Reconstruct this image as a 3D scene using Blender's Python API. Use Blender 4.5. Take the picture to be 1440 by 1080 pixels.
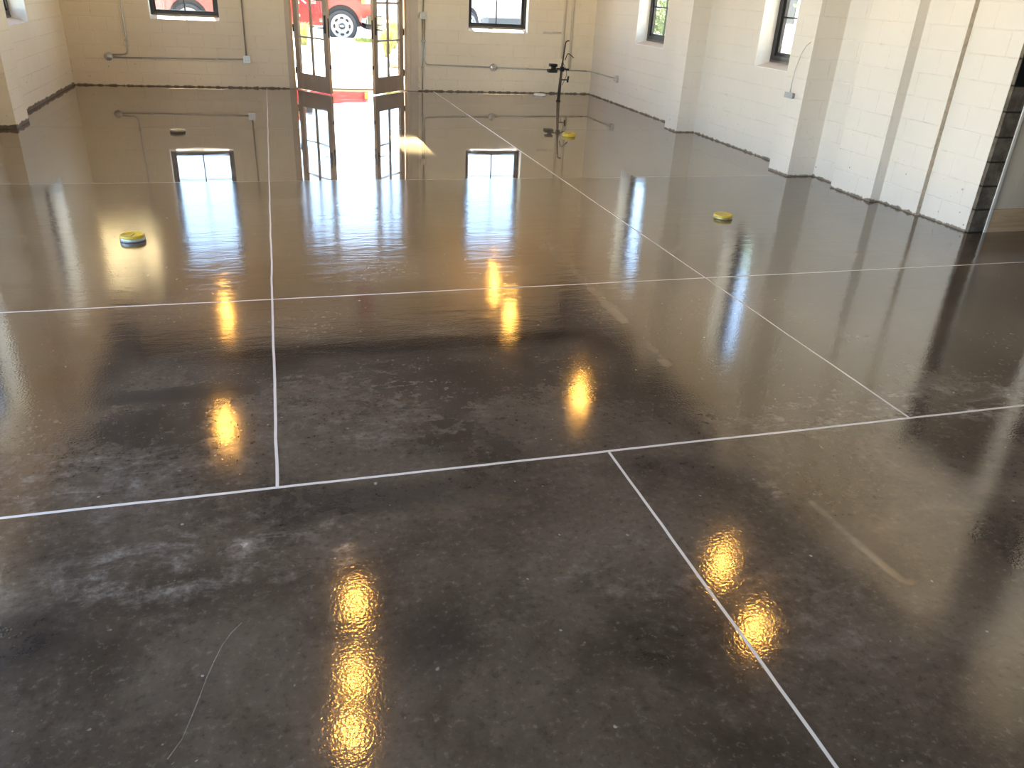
import bpy, bmesh, math, random
from mathutils import Vector, Matrix
random.seed(7)
for _o in list(bpy.data.objects): bpy.data.objects.remove(_o)
SC = bpy.context.scene
COL = SC.collection
PI = math.pi

# ---------------------------------------------------------------- camera
F_PX, YAW, PITCH, ROLL = 1103.64, 0.298130565, -0.466173085, 0.0543703164
_f = Vector((math.sin(YAW)*math.cos(PITCH), math.cos(YAW)*math.cos(PITCH), math.sin(PITCH)))
_r = Vector((math.cos(YAW), -math.sin(YAW), 0)); _u = _r.cross(_f)
_r2 = _r*math.cos(ROLL) + _u*math.sin(ROLL); _u2 = -_r*math.sin(ROLL) + _u*math.cos(ROLL)
cam_d = bpy.data.cameras.new('camera'); cam = bpy.data.objects.new('camera', cam_d); COL.objects.link(cam)
cam_d.sensor_fit = 'HORIZONTAL'; cam_d.sensor_width = 36.0; cam_d.lens = 36.0*F_PX/1440
cam_d.clip_start = 0.05; cam_d.clip_end = 500
M = Matrix((_r2, _u2, -_f)).transposed().to_4x4(); M.translation = (0, 0, 1.70)
cam.matrix_world = M
SC.camera = cam

# ---------------------------------------------------------------- world, sun, exposure
SC.view_settings.view_transform = 'Standard'; SC.view_settings.look = 'None'
SC.view_settings.gamma = 1; SC.view_settings.use_curve_mapping = False
SC.view_settings.exposure = 2.88
SC.cycles.use_denoising = True
SC.cycles.max_bounces = 10; SC.cycles.diffuse_bounces = 6; SC.cycles.glossy_bounces = 5
SC.cycles.transparent_max_bounces = 16
SC.cycles.sample_clamp_indirect = 12
W = bpy.data.worlds.new('sky'); SC.world = W; W.use_nodes = True
wn = W.node_tree; bg = wn.nodes['Background']
sky = wn.nodes.new('ShaderNodeTexSky'); sky.sky_type = 'NISHITA'; sky.sun_disc = False
sky.sun_elevation = math.radians(32); sky.sun_rotation = math.radians(-90); sky.air_density = 0.8; sky.dust_density = 0.4; sky.ozone_density = 0.6; sky.altitude = 1500
haze = wn.nodes.new('ShaderNodeMix'); haze.data_type = 'RGBA'; haze.blend_type = 'MULTIPLY'; haze.inputs['Factor'].default_value = 1
haze.inputs[7].default_value = (1, .925, .80, 1); wn.links.new(sky.outputs[0], haze.inputs[6]); wn.links.new(haze.outputs[2], bg.inputs[0]); bg.inputs[1].default_value = 0.30
sun_d = bpy.data.lights.new('sun', 'SUN'); sun_d.energy = 6.5; sun_d.angle = 0.01; sun_d.color = (1, .93, .80)
sun = bpy.data.objects.new('sun', sun_d); COL.objects.link(sun)
sun.rotation_euler = (math.radians(-(90-79)), 0, math.radians(8))       # high sun beyond the street, shines steeply down towards the facade

def portal(name, loc, rot, sx, sy):
    d = bpy.data.lights.new(name, 'AREA'); d.shape = 'RECTANGLE'; d.size = sx; d.size_y = sy
    d.cycles.is_portal = True
    o = bpy.data.objects.new(name, d); COL.objects.link(o); o.location = loc; o.rotation_euler = rot
R90 = PI/2
# room box
YB, XL, XR, YR, ZC = 14.62, -3.03, 5.695, -3.5, 5.1
SIDE_L = [(-1.6, 1.1), (1.4, 4.1), (4.4, 7.1)]            # unseen glazed openings of the left wall, enlarged to let in more daylight
WZ0, WZ1 = 1.0, 2.9
for a, b in SIDE_L: portal('daylight_portal', (XL-.28, (a+b)/2, 2.35), (0, -R90, 0), 4.3, b-a)
for a, b in [(11.6, 12.65), (8.1, 9.15)]: portal('daylight_portal', (XL-.28, (a+b)/2, 1.95), (0, -R90, 0), 1.9, 1.05)
for a, b in [(11.72, 12.77), (8.1, 9.15)]: portal('daylight_portal', (XR+.28, (a+b)/2, 1.95), (0, R90, 0), 1.9, 1.05)
for a, b in [(-1.777, -.737), (3.34, 4.43)]: portal('daylight_portal', ((a+b)/2, YB+.28, 1.95), (-R90, 0, 0), 1.05, 1.9)
portal('daylight_portal', (1.35, YR-.28, 2.1), (R90, 0, 0), 1.8, 2.8)
portal('daylight_portal', (1.3, YB+.28, 1.34), (-R90, 0, 0), 1.9, 2.7)

# ---------------------------------------------------------------- node helper
class G:
    """tiny helper to write shader maths"""
    def __init__(s, name):
        s.m = bpy.data.materials.new(name); s.m.use_nodes = True; s.t = s.m.node_tree
        s.p = s.t.nodes['Principled BSDF']; s.out = s.t.nodes['Material Output']
    def n(s, k): return s.t.nodes.new(k)
    def put(s, sock, v):
        if isinstance(v, bpy.types.NodeSocket): s.t.links.new(v, sock)
        elif isinstance(v, (tuple, list)) and len(v) == 3 and sock.type == 'RGBA': sock.default_value = (*v, 1)
        else: sock.default_value = v
    def ma(s, op, a, b=0.0, c=0.0, clamp=False):
        x = s.n('ShaderNodeMath'); x.operation = op; x.use_clamp = clamp
        for i, v in enumerate((a, b, c)): s.put(x.inputs[i], v)
        return x.outputs[0]
    def add(s, a, b): return s.ma('ADD', a, b)
    def sub(s, a, b): return s.ma('SUBTRACT', a, b)
    def mul(s, a, b): return s.ma('MULTIPLY', a, b)
    def mx(s, a, b): return s.ma('MAXIMUM', a, b)
    def mn(s, a, b): return s.ma('MINIMUM', a, b)
    def pos(s):
        g = s.n('ShaderNodeNewGeometry'); x = s.n('ShaderNodeSeparateXYZ'); s.t.links.new(g.outputs['Position'], x.inputs[0])
        return g.outputs['Position'], x.outputs[0], x.outputs[1], x.outputs[2]
    def vec(s, x, y, z=0.0):
        c = s.n('ShaderNodeCombineXYZ')
        for i, v in enumerate((x, y, z)): s.put(c.inputs[i], v)
        return c.outputs[0]
    def step(s, v, a, b, lo=0.0, hi=1.0):
        r = s.n('ShaderNodeMapRange'); r.interpolation_type = 'SMOOTHSTEP'
        for i, q in enumerate((v, a, b, lo, hi)): s.put(r.inputs[i], q)
        return r.outputs[0]
    def noise(s, vec, scale, detail=4, rough=.55, dist=0.0):
        x = s.n('ShaderNodeTexNoise'); s.put(x.inputs['Vector'], vec); x.inputs['Scale'].default_value = scale
        x.inputs['Detail'].default_value = detail; x.inputs['Roughness'].default_value = rough; x.inputs['Distortion'].default_value = dist
        return x.outputs[0]
    def mix(s, f, a, b):
        x = s.n('ShaderNodeMix'); x.data_type = 'RGBA'; s.put(x.inputs['Factor'], f); s.put(x.inputs[6], a); s.put(x.inputs[7], b)
        return x.outputs[2]
    def bump(s, h, strength, dist, nrm=None):
        b = s.n('ShaderNodeBump'); s.put(b.inputs['Height'], h); s.put(b.inputs['Strength'], strength); b.inputs['Distance'].default_value = dist
        if nrm: s.t.links.new(nrm, b.inputs['Normal'])
        return b.outputs[0]
    def set(s, **k):
        for a, v in k.items():
            s.put(s.p.inputs[{'color': 'Base Color', 'rough': 'Roughness', 'normal': 'Normal', 'metal': 'Metallic', 'ior': 'IOR', 'spec': 'Specular IOR Level',
                              'coat': 'Coat Weight', 'coat_rough': 'Coat Roughness', 'emit': 'Emission Color', 'emit_s': 'Emission Strength', 'alpha': 'Alpha', 'trans': 'Transmission Weight'}[a]], v)
        return s.m

def simple(name, col, rough=.5, metal=0.0, var=.12, scale=8.0, **k):
    g = G(name); P, x, y, z = g.pos()
    nz = g.noise(P, scale, 4)
    c2 = tuple(min(1, c*(1+var)) for c in col); c1 = tuple(c*(1-var) for c in col)
    return g.set(color=g.mix(nz, c1, c2), rough=rough, metal=metal, **k)

def paint_mat(name, tint, warm, foot=.024):
    g = G(name); P, x, y, z = g.pos()
    u = g.add(x, y); V = g.vec(u, z)
    br = g.n('ShaderNodeTexBrick'); g.put(br.inputs['Vector'], V); br.inputs['Scale'].default_value = 1
    br.inputs['Brick Width'].default_value = .4; br.inputs['Row Height'].default_value = .2; br.inputs['Mortar Size'].default_value = .007; br.inputs['Mortar Smooth'].default_value = .6
    mort = br.outputs['Fac']
    n1 = g.noise(P, 1.1, 5, .6); n2 = g.noise(P, 14, 5, .6); n3 = g.noise(P, 70, 3, .6)
    col = g.mix(g.step(n1, .3, .7), tint, warm)
    col = g.mix(g.mul(mort, g.step(n2, .45, .75, 0, .30)), col, (.36, .31, .25))           # thin, partly filled joints
    pocks = g.mul(g.step(g.noise(P, 26, 1, .4), .74, .78), g.step(z, .75, .2))             # holes in the paint low on the wall
    col = g.mix(g.mul(pocks, .7), col, (.16, .14, .12))
    stain = g.mul(g.step(n2, .60, .75), g.step(n1, .5, .62))
    col = g.mix(g.mul(stain, .22), col, (.45, .38, .28))
    bare = g.step(g.add(z, g.mul(g.sub(n2, .5), .07)), foot, foot-.012)                            # unpainted strip at the foot of the wall
    col = g.mix(bare, col, g.mix(n2, (.09, .072, .055), (.34, .28, .21)))
    h = g.add(g.mul(mort, -.8), g.add(g.mul(n3, .25), g.mul(n2, .35)))
    return g.set(color=col, rough=.6, normal=g.bump(h, .5, .006), spec=.3)

# ---------------------------------------------------------------- floor material
def floor_mat():
    g = G('polished_concrete'); P, x, y, z = g.pos()
    def band(v, c, w, s=.003): return g.step(g.ma('ABSOLUTE', g.sub(v, c)), w+s, w)
    def blob(cx, cy, rx, ry, soft=.6):
        d = g.ma('SQRT', g.add(g.ma('POWER', g.mul(g.sub(x, cx), 1/rx), 2), g.ma('POWER', g.mul(g.sub(y, cy), 1/ry), 2)))
        return g.step(d, 1+soft, 1-soft)
    def seg(ax, ay, bx, by, w, soft):
        dx, dy = bx-ax, by-ay; L2 = dx*dx+dy*dy
        t = g.ma('DIVIDE', g.add(g.mul(g.sub(x, ax), dx), g.mul(g.sub(y, ay), dy)), L2, clamp=True)
        qx = g.sub(g.sub(x, ax), g.mul(t, dx)); qy = g.sub(g.sub(y, ay), g.mul(t, dy))
        return g.step(g.ma('SQRT', g.add(g.mul(qx, qx), g.mul(qy, qy))), w+soft, w)
    wob = g.mul(g.sub(g.noise(P, 1.6, 3), .5), .014)
    xw, yw = g.add(x, wob), g.add(y, wob)
    far = g.step(y, 7.60, 7.66)                                # slab rows beyond the third joint are ground smoother
    n_big = g.noise(P, .55, 5, .6); n_mid = g.noise(P, 2.3, 6, .62, .4); n_fine = g.noise(P, 11, 6, .65); n_grit = g.noise(P, 60, 3, .6)
    streak = g.noise(g.vec(g.mul(x, 1.4), g.mul(y, 3.4), 3.1), 3.0, 6, .7, .8)
    cloud = g.noise(P, 1.15, 6, .66, .9); grain = g.noise(P, 38, 5, .7)
    cloud = g.noise(P, 1.15, 7, .68, .5); grain = g.noise(P, 38, 5, .7)
    base = g.mix(g.step(n_big, .30, .70), (.070, .054, .039), (.128, .102, .075))
    base = g.mix(g.step(cloud, .46, .74, 0, .75), base, (.19, .155, .115))
    base = g.mix(g.step(n_mid, .52, .26, 0, .75), base, (.044, .033, .024))
    base = g.mix(g.step(cloud, .50, .28, 0, .75), base, (.036, .027, .019))
    base = g.mix(g.step(n_fine, .50, .80, 0, .35), base, (.20, .17, .135))
    base = g.mix(g.step(grain, .54, .74, 0, .45), base, (.27, .235, .19))
    base = g.mix(g.step(grain, .48, .30, 0, .5), base, (.038, .03, .023))
    base = g.mix(g.mul(far, .6), base, (.24, .195, .135))  # tan of the mirrored back wall painted into the far rows
    # cloudy whitish wear with a shape of its own
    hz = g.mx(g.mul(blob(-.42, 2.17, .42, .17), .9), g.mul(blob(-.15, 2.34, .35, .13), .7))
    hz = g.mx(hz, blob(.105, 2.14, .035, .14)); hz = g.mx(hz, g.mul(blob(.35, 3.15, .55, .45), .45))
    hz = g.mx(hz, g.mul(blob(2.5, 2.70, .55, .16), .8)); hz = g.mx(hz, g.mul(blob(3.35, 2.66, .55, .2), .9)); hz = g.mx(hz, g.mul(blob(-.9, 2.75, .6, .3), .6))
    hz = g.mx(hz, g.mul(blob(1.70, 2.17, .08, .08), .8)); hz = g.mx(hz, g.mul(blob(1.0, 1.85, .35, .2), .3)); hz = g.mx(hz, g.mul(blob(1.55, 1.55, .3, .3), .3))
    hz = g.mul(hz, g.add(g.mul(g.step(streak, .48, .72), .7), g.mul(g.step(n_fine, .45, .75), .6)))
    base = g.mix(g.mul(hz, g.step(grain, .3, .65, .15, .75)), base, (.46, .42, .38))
    # lighter cement patches and trenches
    base = g.mix(g.mul(seg(1.885, 5.45, 1.85, 3.3, .012, .045), g.step(n_mid, .35, .6, .08, .42)), base, (.30, .25, .19))
    base = g.mix(g.mul(seg(1.858, 2.05, 1.866, 1.80, .003, .022), g.step(n_fine, .3, .6, .1, .4)), base, (.30, .26, .21))
    base = g.mix(g.mul(seg(1.866, 1.82, 1.882, 1.63, .005, .022), g.step(n_fine, .3, .6, .25, .75)), base, (.30, .245, .18))
    base = g.mix(g.mul(g.mx(seg(1.876, 1.68, 1.89, 1.60, .006, .018), blob(1.908, 1.583, .022, .014, .6)), .55), base, (.30, .215, .13))
    base = g.mix(g.mul(seg(1.925, 1.95, 1.935, 1.62, .02, .05), .5), base, (.06, .05, .04))
    sp = [(-.215, 1.87), (-.243, 1.835), (-.266, 1.79), (-.284, 1.735), (-.300, 1.68), (-.314, 1.617), (-.328, 1.56), (-.347, 1.49), (-.375, 1.44)]
    for p0, p1 in zip(sp, sp[1:]):
        base = g.mix(g.mul(seg(*p0, *p1, .0003, .0018), g.step(n_fine, .3, .6, .2, .6)), base, (.42, .39, .34))
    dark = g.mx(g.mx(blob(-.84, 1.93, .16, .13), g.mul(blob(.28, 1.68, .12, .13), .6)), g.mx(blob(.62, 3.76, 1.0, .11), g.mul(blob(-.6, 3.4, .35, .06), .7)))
    dark = g.mx(dark, g.mul(blob(.62, 3.78, 1.05, .085, .3), 1.1))  # dark band painted in to deepen the mirrored back beam
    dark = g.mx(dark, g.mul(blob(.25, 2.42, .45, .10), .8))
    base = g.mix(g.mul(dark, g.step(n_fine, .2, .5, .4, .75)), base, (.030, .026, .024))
    specks = g.mul(g.step(g.noise(P, 34, 1, .3), .765, .80), g.step(n_mid, .42, .6))
    base = g.mix(g.mul(specks, .75), base, (.45, .42, .37))
    # filled control joints
    past = g.step(y, 2.55, 2.56); near = g.sub(1.0, past)
    j = g.mul(g.mx(band(xw, -.105, .0045), g.mx(band(xw, 2.737, .0048), g.mul(band(xw, 2.737, .0085), g.step(y, 5.0, 9.0)))), past)
    j = g.mx(j, g.mul(band(xw, 1.222, .0042), near))
    j = g.mx(j, band(yw, 2.56, .0058)); j = g.mx(j, band(yw, 4.547, .0052))
    j = g.mx(j, g.mul(band(yw, 7.64, .005), .35)); j = g.mx(j, g.mul(band(yw, 10.58, .005), .3))
    base = g.mix(j, base, g.mix(n_fine, (.58, .56, .53), (.78, .76, .74)))
    # gloss
    dist = g.step(y, 1.5, 7.6)
    rough = g.mix(far, g.mix(dist, (.08, .08, .08), (.085, .085, .085)), (.02, .02, .02))
    rough = g.mix(g.step(n_mid, .45, .75, 0, .4), rough, (.15, .15, .15))
    rough = g.mix(g.mul(hz, .6), rough, (.5, .5, .5)); rough = g.mix(j, rough, (.4, .4, .4))
    rip = g.noise(g.vec(g.mul(x, .7), g.mul(y, 2.4), 0.0), 2.6, 3, .5, .6)
    micro = g.noise(P, 95, 2, .5); slow = g.noise(P, 1.3, 2, .4)
    nearf = g.step(y, 7.9, 6.6)
    rip2 = g.noise(g.vec(g.mul(x, 1.1), g.mul(y, 3.4), 7.0), 4.5, 4, .6, 1.2)
    h = g.add(g.mul(g.add(g.mul(rip, .7), g.mul(rip2, .45)), g.mul(nearf, g.step(y, 3.4, 5.0, .25, 1.0))), g.mul(slow, .5))
    nb = g.bump(h, .20, .010)
    nb = g.bump(micro, g.mul(g.step(y, 8.5, 2.0, .02, 1.0), .30), .0010, nb)
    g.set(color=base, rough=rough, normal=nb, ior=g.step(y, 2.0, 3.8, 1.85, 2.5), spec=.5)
    return g.m

def glass_mat(name='clear_glass', tint=(1, 1, 1), refl=.10):
    g = G(name); t = g.t
    tr = g.n('ShaderNodeBsdfTransparent'); tr.inputs[0].default_value = (*tint, 1)
    gl = g.n('ShaderNodeBsdfGlossy'); gl.inputs['Roughness'].default_value = .01
    mx = g.n('ShaderNodeMixShader'); mx.inputs[0].default_value = refl
    t.links.new(tr.outputs[0], mx.inputs[1]); t.links.new(gl.outputs[0], mx.inputs[2]); t.links.new(mx.outputs[0], g.out.inputs[0])
    return g.m

def emit_mat(name, col, s):
    g = G(name); return g.set(color=col, emit=col, emit_s=s, rough=.4)

def amber_mat():
    g = G('amber_globe'); t = g.t
    tr = g.n('ShaderNodeBsdfTransparent'); tr.inputs[0].default_value = (1, .72, .32, 1)
    em = g.n('ShaderNodeEmission'); em.inputs[0].default_value = (1, .40, .07, 1); em.inputs[1].default_value = .75
    mx = g.n('ShaderNodeMixShader'); mx.inputs[0].default_value = .5
    t.links.new(tr.outputs[0], mx.inputs[1]); t.links.new(em.outputs[0], mx.inputs[2]); t.links.new(mx.outputs[0], g.out.inputs[0])
    return g.m

def wood_mat(name, c1, c2, rough=.45, axis='z', scale=1.0):
    g = G(name); P, x, y, z = g.pos()
    k = {'x': (1.2, 14, 14), 'y': (14, 1.2, 14), 'z': (14, 14, 1.2)}[axis]
    V = g.vec(g.mul(x, k[0]*scale), g.mul(y, k[1]*scale), g.mul(z, k[2]*scale))
    nz = g.noise(V, 1.5, 5, .6, 1.2)
    return g.set(color=g.mix(g.step(nz, .3, .7), c1, c2), rough=rough, normal=g.bump(nz, .2, .002))

def block_mat():
    g = G('raw_block'); P, x, y, z = g.pos()
    n1 = g.noise(P, 9, 5, .65); n2 = g.noise(P, 60, 3)
    fr = g.ma('ABSOLUTE', g.sub(g.ma('FRACT', g.ma('DIVIDE', z, .2)), .5))
    mort = g.step(fr, .455, .485)
    col = g.mix(g.step(n1, .3, .7), (.060, .048, .036), (.17, .14, .105))
    col = g.mix(mort, col, (.018, .014, .011))
    h = g.add(g.mul(n1, .6), g.add(g.mul(n2, .3), g.mul(mort, -1.2)))
    return g.set(color=col, rough=.9, normal=g.bump(h, .8, .02))

def grass_mat(name, a, b):
    g = G(name); P, x, y, z = g.pos()
    return g.set(color=g.mix(g.step(g.noise(P, 7, 5, .7), .3, .7), a, b), rough=.8)

MT = dict(
    back=paint_mat('warmlit_block_paint', (.79, .70, .54), (.84, .75, .59)),  # same paint as the other walls, warm light mixed into the colour
    side=paint_mat('toned_down_block_paint', (.65, .61, .55), (.69, .64, .57)),  # same paint, darkened against the strong daylight from the left
    left=paint_mat('brightened_block_paint', (.86, .78, .62), (.89, .82, .67), .05),  # same paint, lightened and yellowed for light from the right windows
    sill_tan=simple('tan_sill_paint', (.70, .60, .50), .6), reveal=simple('white_reveal_paint', (.84, .82, .75), .6),
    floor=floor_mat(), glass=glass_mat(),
    dark_frame=simple('black_window_metal', (.018, .018, .019), .35, .0),
    sill_metal=simple('bronze_sill_metal', (.10, .085, .07), .4, .3),
    ceiling=wood_mat('dark_roof_deck', (.026, .021, .017), (.05, .041, .033), .8, 'y', .6),
    beam=wood_mat('blackened_beam', (.016, .013, .011), (.032, .026, .021), .8, 'x'),
    block=block_mat(),
    leaf_wood=wood_mat('taupe_door_wood', (.30, .24, .185), (.37, .30, .235), .4),
    edge_wood=wood_mat('tan_door_edge', (.55, .37, .21), (.66, .47, .29), .5),
    casing=simple('cream_casing_paint', (.58, .50, .39), .5),
    black=simple('black_metal', (.012, .012, .013), .35, .3),
    conduit=simple('galvanised_conduit', (.50, .50, .47), .35, .7),
    box=simple('galvanised_box', (.55, .55, .53), .4, .6),
    plate=simple('steel_cover_plate', (.62, .62, .60), .3, .7),
    slot=simple('outlet_slot', (.05, .05, .05), .5),
    pipe=simple('painted_pipe', (.70, .63, .50), .5),
    yellow=simple('yellow_cover', (.62, .45, .035), .35, 0, .2, 30),
    slate=simple('dull_zinc', (.36, .36, .37), .55, .2), seam=simple('peeling_seam', (.44, .37, .29), .8, 0, .5, 25),
    brass=simple('dull_brass', (.36, .30, .14), .35, .5),
    ringmetal=simple('grey_ring', (.40, .44, .44), .35, .6),
    white=simple('white_plastic', (.82, .81, .78), .4),
    panel=wood_mat('drywall_board', (.60, .51, .40), (.66, .56, .45), .7),
    baseply=wood_mat('plywood_base', (.50, .33, .19), (.60, .42, .26), .6, 'x'),
    strip=simple('white_corner_strip', (.75, .72, .66), .5),
    iron=simple('rusty_iron', (.085, .065, .05), .6, .4),
    ground=simple('pale_concrete', (.66, .60, .50), .85, 0, .1, 3),
    asphalt=simple('asphalt', (.062, .068, .078), .85, 0, .15, 4),
    kerb=simple('kerb_concrete', (.66, .65, .62), .85),
    lawn=grass_mat('lawn_green', (.07, .11, .02), (.15, .19, .045)),
    blade=grass_mat('ornamental_blade', (.20, .22, .06), (.36, .35, .13)),
    foliage=grass_mat('foliage_green', (.09, .14, .05), (.24, .30, .12)),
    bark=simple('bark', (.13, .10, .07), .9),
    rock=simple('brown_rock', (.34, .25, .15), .9, 0, .35, 5),
    stucco=simple('pale_stucco', (.74, .73, .70), .8),
    red=simple('red_car_paint', (.27, .004, .010), .25, 0, .03, coat=1.0, coat_rough=.03),
    whitecar=simple('white_car_paint', (.80, .81, .82), .25, 0, .02, coat=1.0, coat_rough=.03),
    tyre=simple('tyre_rubber', (.032, .034, .037), .75),
    alloy=simple('silver_rim', (.34, .34, .35), .4, .3),
    greybumper=simple('grey_bumper', (.085, .095, .10), .5), chrome=simple('chrome', (.17, .18, .18), .12, 1.0, .02),
    liner=simple('black_wheel_liner', (.02, .02, .022), .8),
    carglass=glass_mat('tinted_car_glass', (.12, .14, .15), .12),
    amberlens=simple('amber_lens', (.85, .34, .06), .2),
    clearlens=simple('clear_lens', (.78, .78, .80), .1, .2),
    decal=simple('white_decal', (.85, .85, .85), .5, 0, .02),
    bulb=emit_mat('hot_filament_bulb', (1, .66, .25), 85), amber=amber_mat(),
    alarm=simple('alarm_red', (.50, .015, .015), .35),
)

# ---------------------------------------------------------------- geometry helpers
class MB:
    def __init__(s): s.b = bmesh.new()
    def box(s, x0, x1, y0, y1, z0, z1, mtx=None, bev=0):
        vs = [s.b.verts.new(Vector(c)) for c in ((x0,y0,z0),(x1,y0,z0),(x1,y1,z0),(x0,y1,z0),(x0,y0,z1),(x1,y0,z1),(x1,y1,z1),(x0,y1,z1))]
        fs = [s.b.faces.new([vs[i] for i in q]) for q in ((0,3,2,1),(4,5,6,7),(0,1,5,4),(1,2,6,5),(2,3,7,6),(3,0,4,7))]
        if bev:
            es = list({e for f in fs for e in f.edges})
            r = bmesh.ops.bevel(s.b, geom=es, offset=bev, segments=2, profile=.5, affect='EDGES')
            vs = list({v for v in r['verts']} | {v for v in vs if v.is_valid})
        if mtx: bmesh.ops.transform(s.b, matrix=mtx, verts=[v for v in vs if v.is_valid])
        return s
    def lathe(s, prof, seg=32, mtx=None, closed=False):
        rings = []
        for r, z in prof:
            if r < 1e-6: rings.append([s.b.verts.new((0, 0, z))])
            else: rings.append([s.b.verts.new((r*math.cos(2*PI*i/seg), r*math.sin(2*PI*i/seg), z)) for i in range(seg)])
        pr = list(zip(rings, rings[1:])) + ([(rings[-1], rings[0])] if closed else [])
        for a, c in pr:
            for i in range(seg):
                k = (i+1) % seg
                q = [a[i % len(a)], a[k % len(a)], c[k % len(c)], c[i % len(c)]]
                q = list(dict.fromkeys(q))
                if len(q) > 2:
                    f = s.b.faces.new(q); f.smooth = True
        if mtx: bmesh.ops.transform(s.b, matrix=mtx, verts=[v for r in rings for v in r])
        return s
    def tube(s, pts, r, seg=10, r_end=None):
        pts = [Vector(p) for p in pts]; rings = []; n = len(pts); prev = None
        for i, p in enumerate(pts):
            t = (pts[min(i+1, n-1)]-pts[max(i-1, 0)]).normalized()
            a = prev if prev else (Vector((0, 0, 1)) if abs(t.z) < .9 else Vector((1, 0, 0)))
            u = (a - t*a.dot(t)).normalized(); prev = u; v = t.cross(u)
            rr = r if r_end is None else r+(r_end-r)*i/(n-1)
            rings.append([s.b.verts.new(p+(u*math.cos(2*PI*k/seg)+v*math.sin(2*PI*k/seg))*rr) for k in range(seg)])
        for a, c in zip(rings, rings[1:]):
            for k in range(seg):
                f = s.b.faces.new((a[k], a[(k+1) % seg], c[(k+1) % seg], c[k])); f.smooth = True
        s.b.faces.new(rings[0][::-1]); s.b.faces.new(rings[-1])
        return s
    def prism(s, poly, y0, y1, mtx=None):
        """polygon in (x,z) pushed along y"""
        a = [s.b.verts.new((p[0], y0, p[1])) for p in poly]; c = [s.b.verts.new((p[0], y1, p[1])) for p in poly]
        s.b.faces.new(a); s.b.faces.new(c[::-1]); n = len(poly)
        for i in range(n): s.b.faces.new((a[i], c[i], c[(i+1) % n], a[(i+1) % n]))
        if mtx: bmesh.ops.transform(s.b, matrix=mtx, verts=a+c)
        return s
    def sheet(s, axis, c0, c1, u0, u1, z0, z1, holes):
        """wall slab with rectangular holes; axis 'x': lies in (y,z) between x=c0 and c1; axis 'y': lies in (x,z)"""
        us = sorted({u0, u1, *[h for q in holes for h in q[:2]]}); zs = sorted({z0, z1, *[h for q in holes for h in q[2:]]})
        us = [u for u in us if u0 <= u <= u1]; zs = [q for q in zs if z0 <= q <= z1]
        def solid(i, k):
            if not (0 <= i < len(us)-1 and 0 <= k < len(zs)-1): return False
            cu, cz = (us[i]+us[i+1])/2, (zs[k]+zs[k+1])/2
            return not any(h[0] < cu < h[1] and h[2] < cz < h[3] for h in holes)
        P = lambda c, u, q: (c, u, q) if axis == 'x' else (u, c, q)
        def quad(*p): s.b.faces.new([s.b.verts.new(q) for q in p])
        for i in range(len(us)-1):
            for k in range(len(zs)-1):
                if not solid(i, k): continue
                a, b, c, d = us[i], us[i+1], zs[k], zs[k+1]
                for cc in (c0, c1): quad(P(cc,a,c), P(cc,b,c), P(cc,b,d), P(cc,a,d))
                if not solid(i-1, k): quad(P(c0,a,c), P(c1,a,c), P(c1,a,d), P(c0,a,d))
                if not solid(i+1, k): quad(P(c0,b,c), P(c1,b,c), P(c1,b,d), P(c0,b,d))
                if not solid(i, k-1): quad(P(c0,a,c), P(c1,a,c), P(c1,b,c), P(c0,b,c))
                if not solid(i, k+1): quad(P(c0,a,d), P(c1,a,d), P(c1,b,d), P(c0,b,d))
        bmesh.ops.remove_doubles(s.b, verts=s.b.verts, dist=1e-5)
        return s
    def pieces(s, name, mat, parent):
        """every loose piece becomes an object of its own"""
        bmesh.ops.recalc_face_normals(s.b, faces=s.b.faces)
        todo = set(s.b.verts); out = []
        while todo:
            st = [todo.pop()]; isl = set(st)
            while st:
                v = st.pop()
                for e in v.link_edges:
                    w = e.other_vert(v)
                    if w not in isl: isl.add(w); todo.discard(w); st.append(w)
            vs = list(isl); ix = {v: i for i, v in enumerate(vs)}
            fs = {f for v in vs for f in v.link_faces}
            me = bpy.data.meshes.new(name); me.from_pydata([v.co[:] for v in vs], [], [[ix[v] for v in f.verts] for f in fs])
            me.materials.append(MT[mat]); o = bpy.data.objects.new(name, me); COL.objects.link(o); o.parent = parent; out.append(o)
        s.b.free(); return out
    def build(s, name, mat, parent=None, loc=None):
        bmesh.ops.recalc_face_normals(s.b, faces=s.b.faces)
        me = bpy.data.meshes.new(name); s.b.to_mesh(me); s.b.free()
        me.materials.append(MT[mat])
        o = bpy.data.objects.new(name, me); COL.objects.link(o)
        if parent: o.parent = parent
        if loc: o.location = loc
        return o

def tag(o, label=None, cat=None, group=None, kind=None):
    if label: o['label'] = label
    if cat: o['category'] = cat
    if group: o['group'] = group
    if kind: o['kind'] = kind
    return o
def empty(name, loc=(0, 0, 0), rz=0, **k):
    o = bpy.data.objects.new(name, None); COL.objects.link(o); o.location = loc; o.rotation_euler = (0, 0, rz)
    return tag(o, **k)
def copy_tree(o, parent=None):
    c = o.copy(); COL.objects.link(c)
    if parent: c.parent = parent
    for ch in o.children: copy_tree(ch, c)
    return c
def struct(o, label, cat): return tag(o, label, cat, kind='structure')

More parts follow.
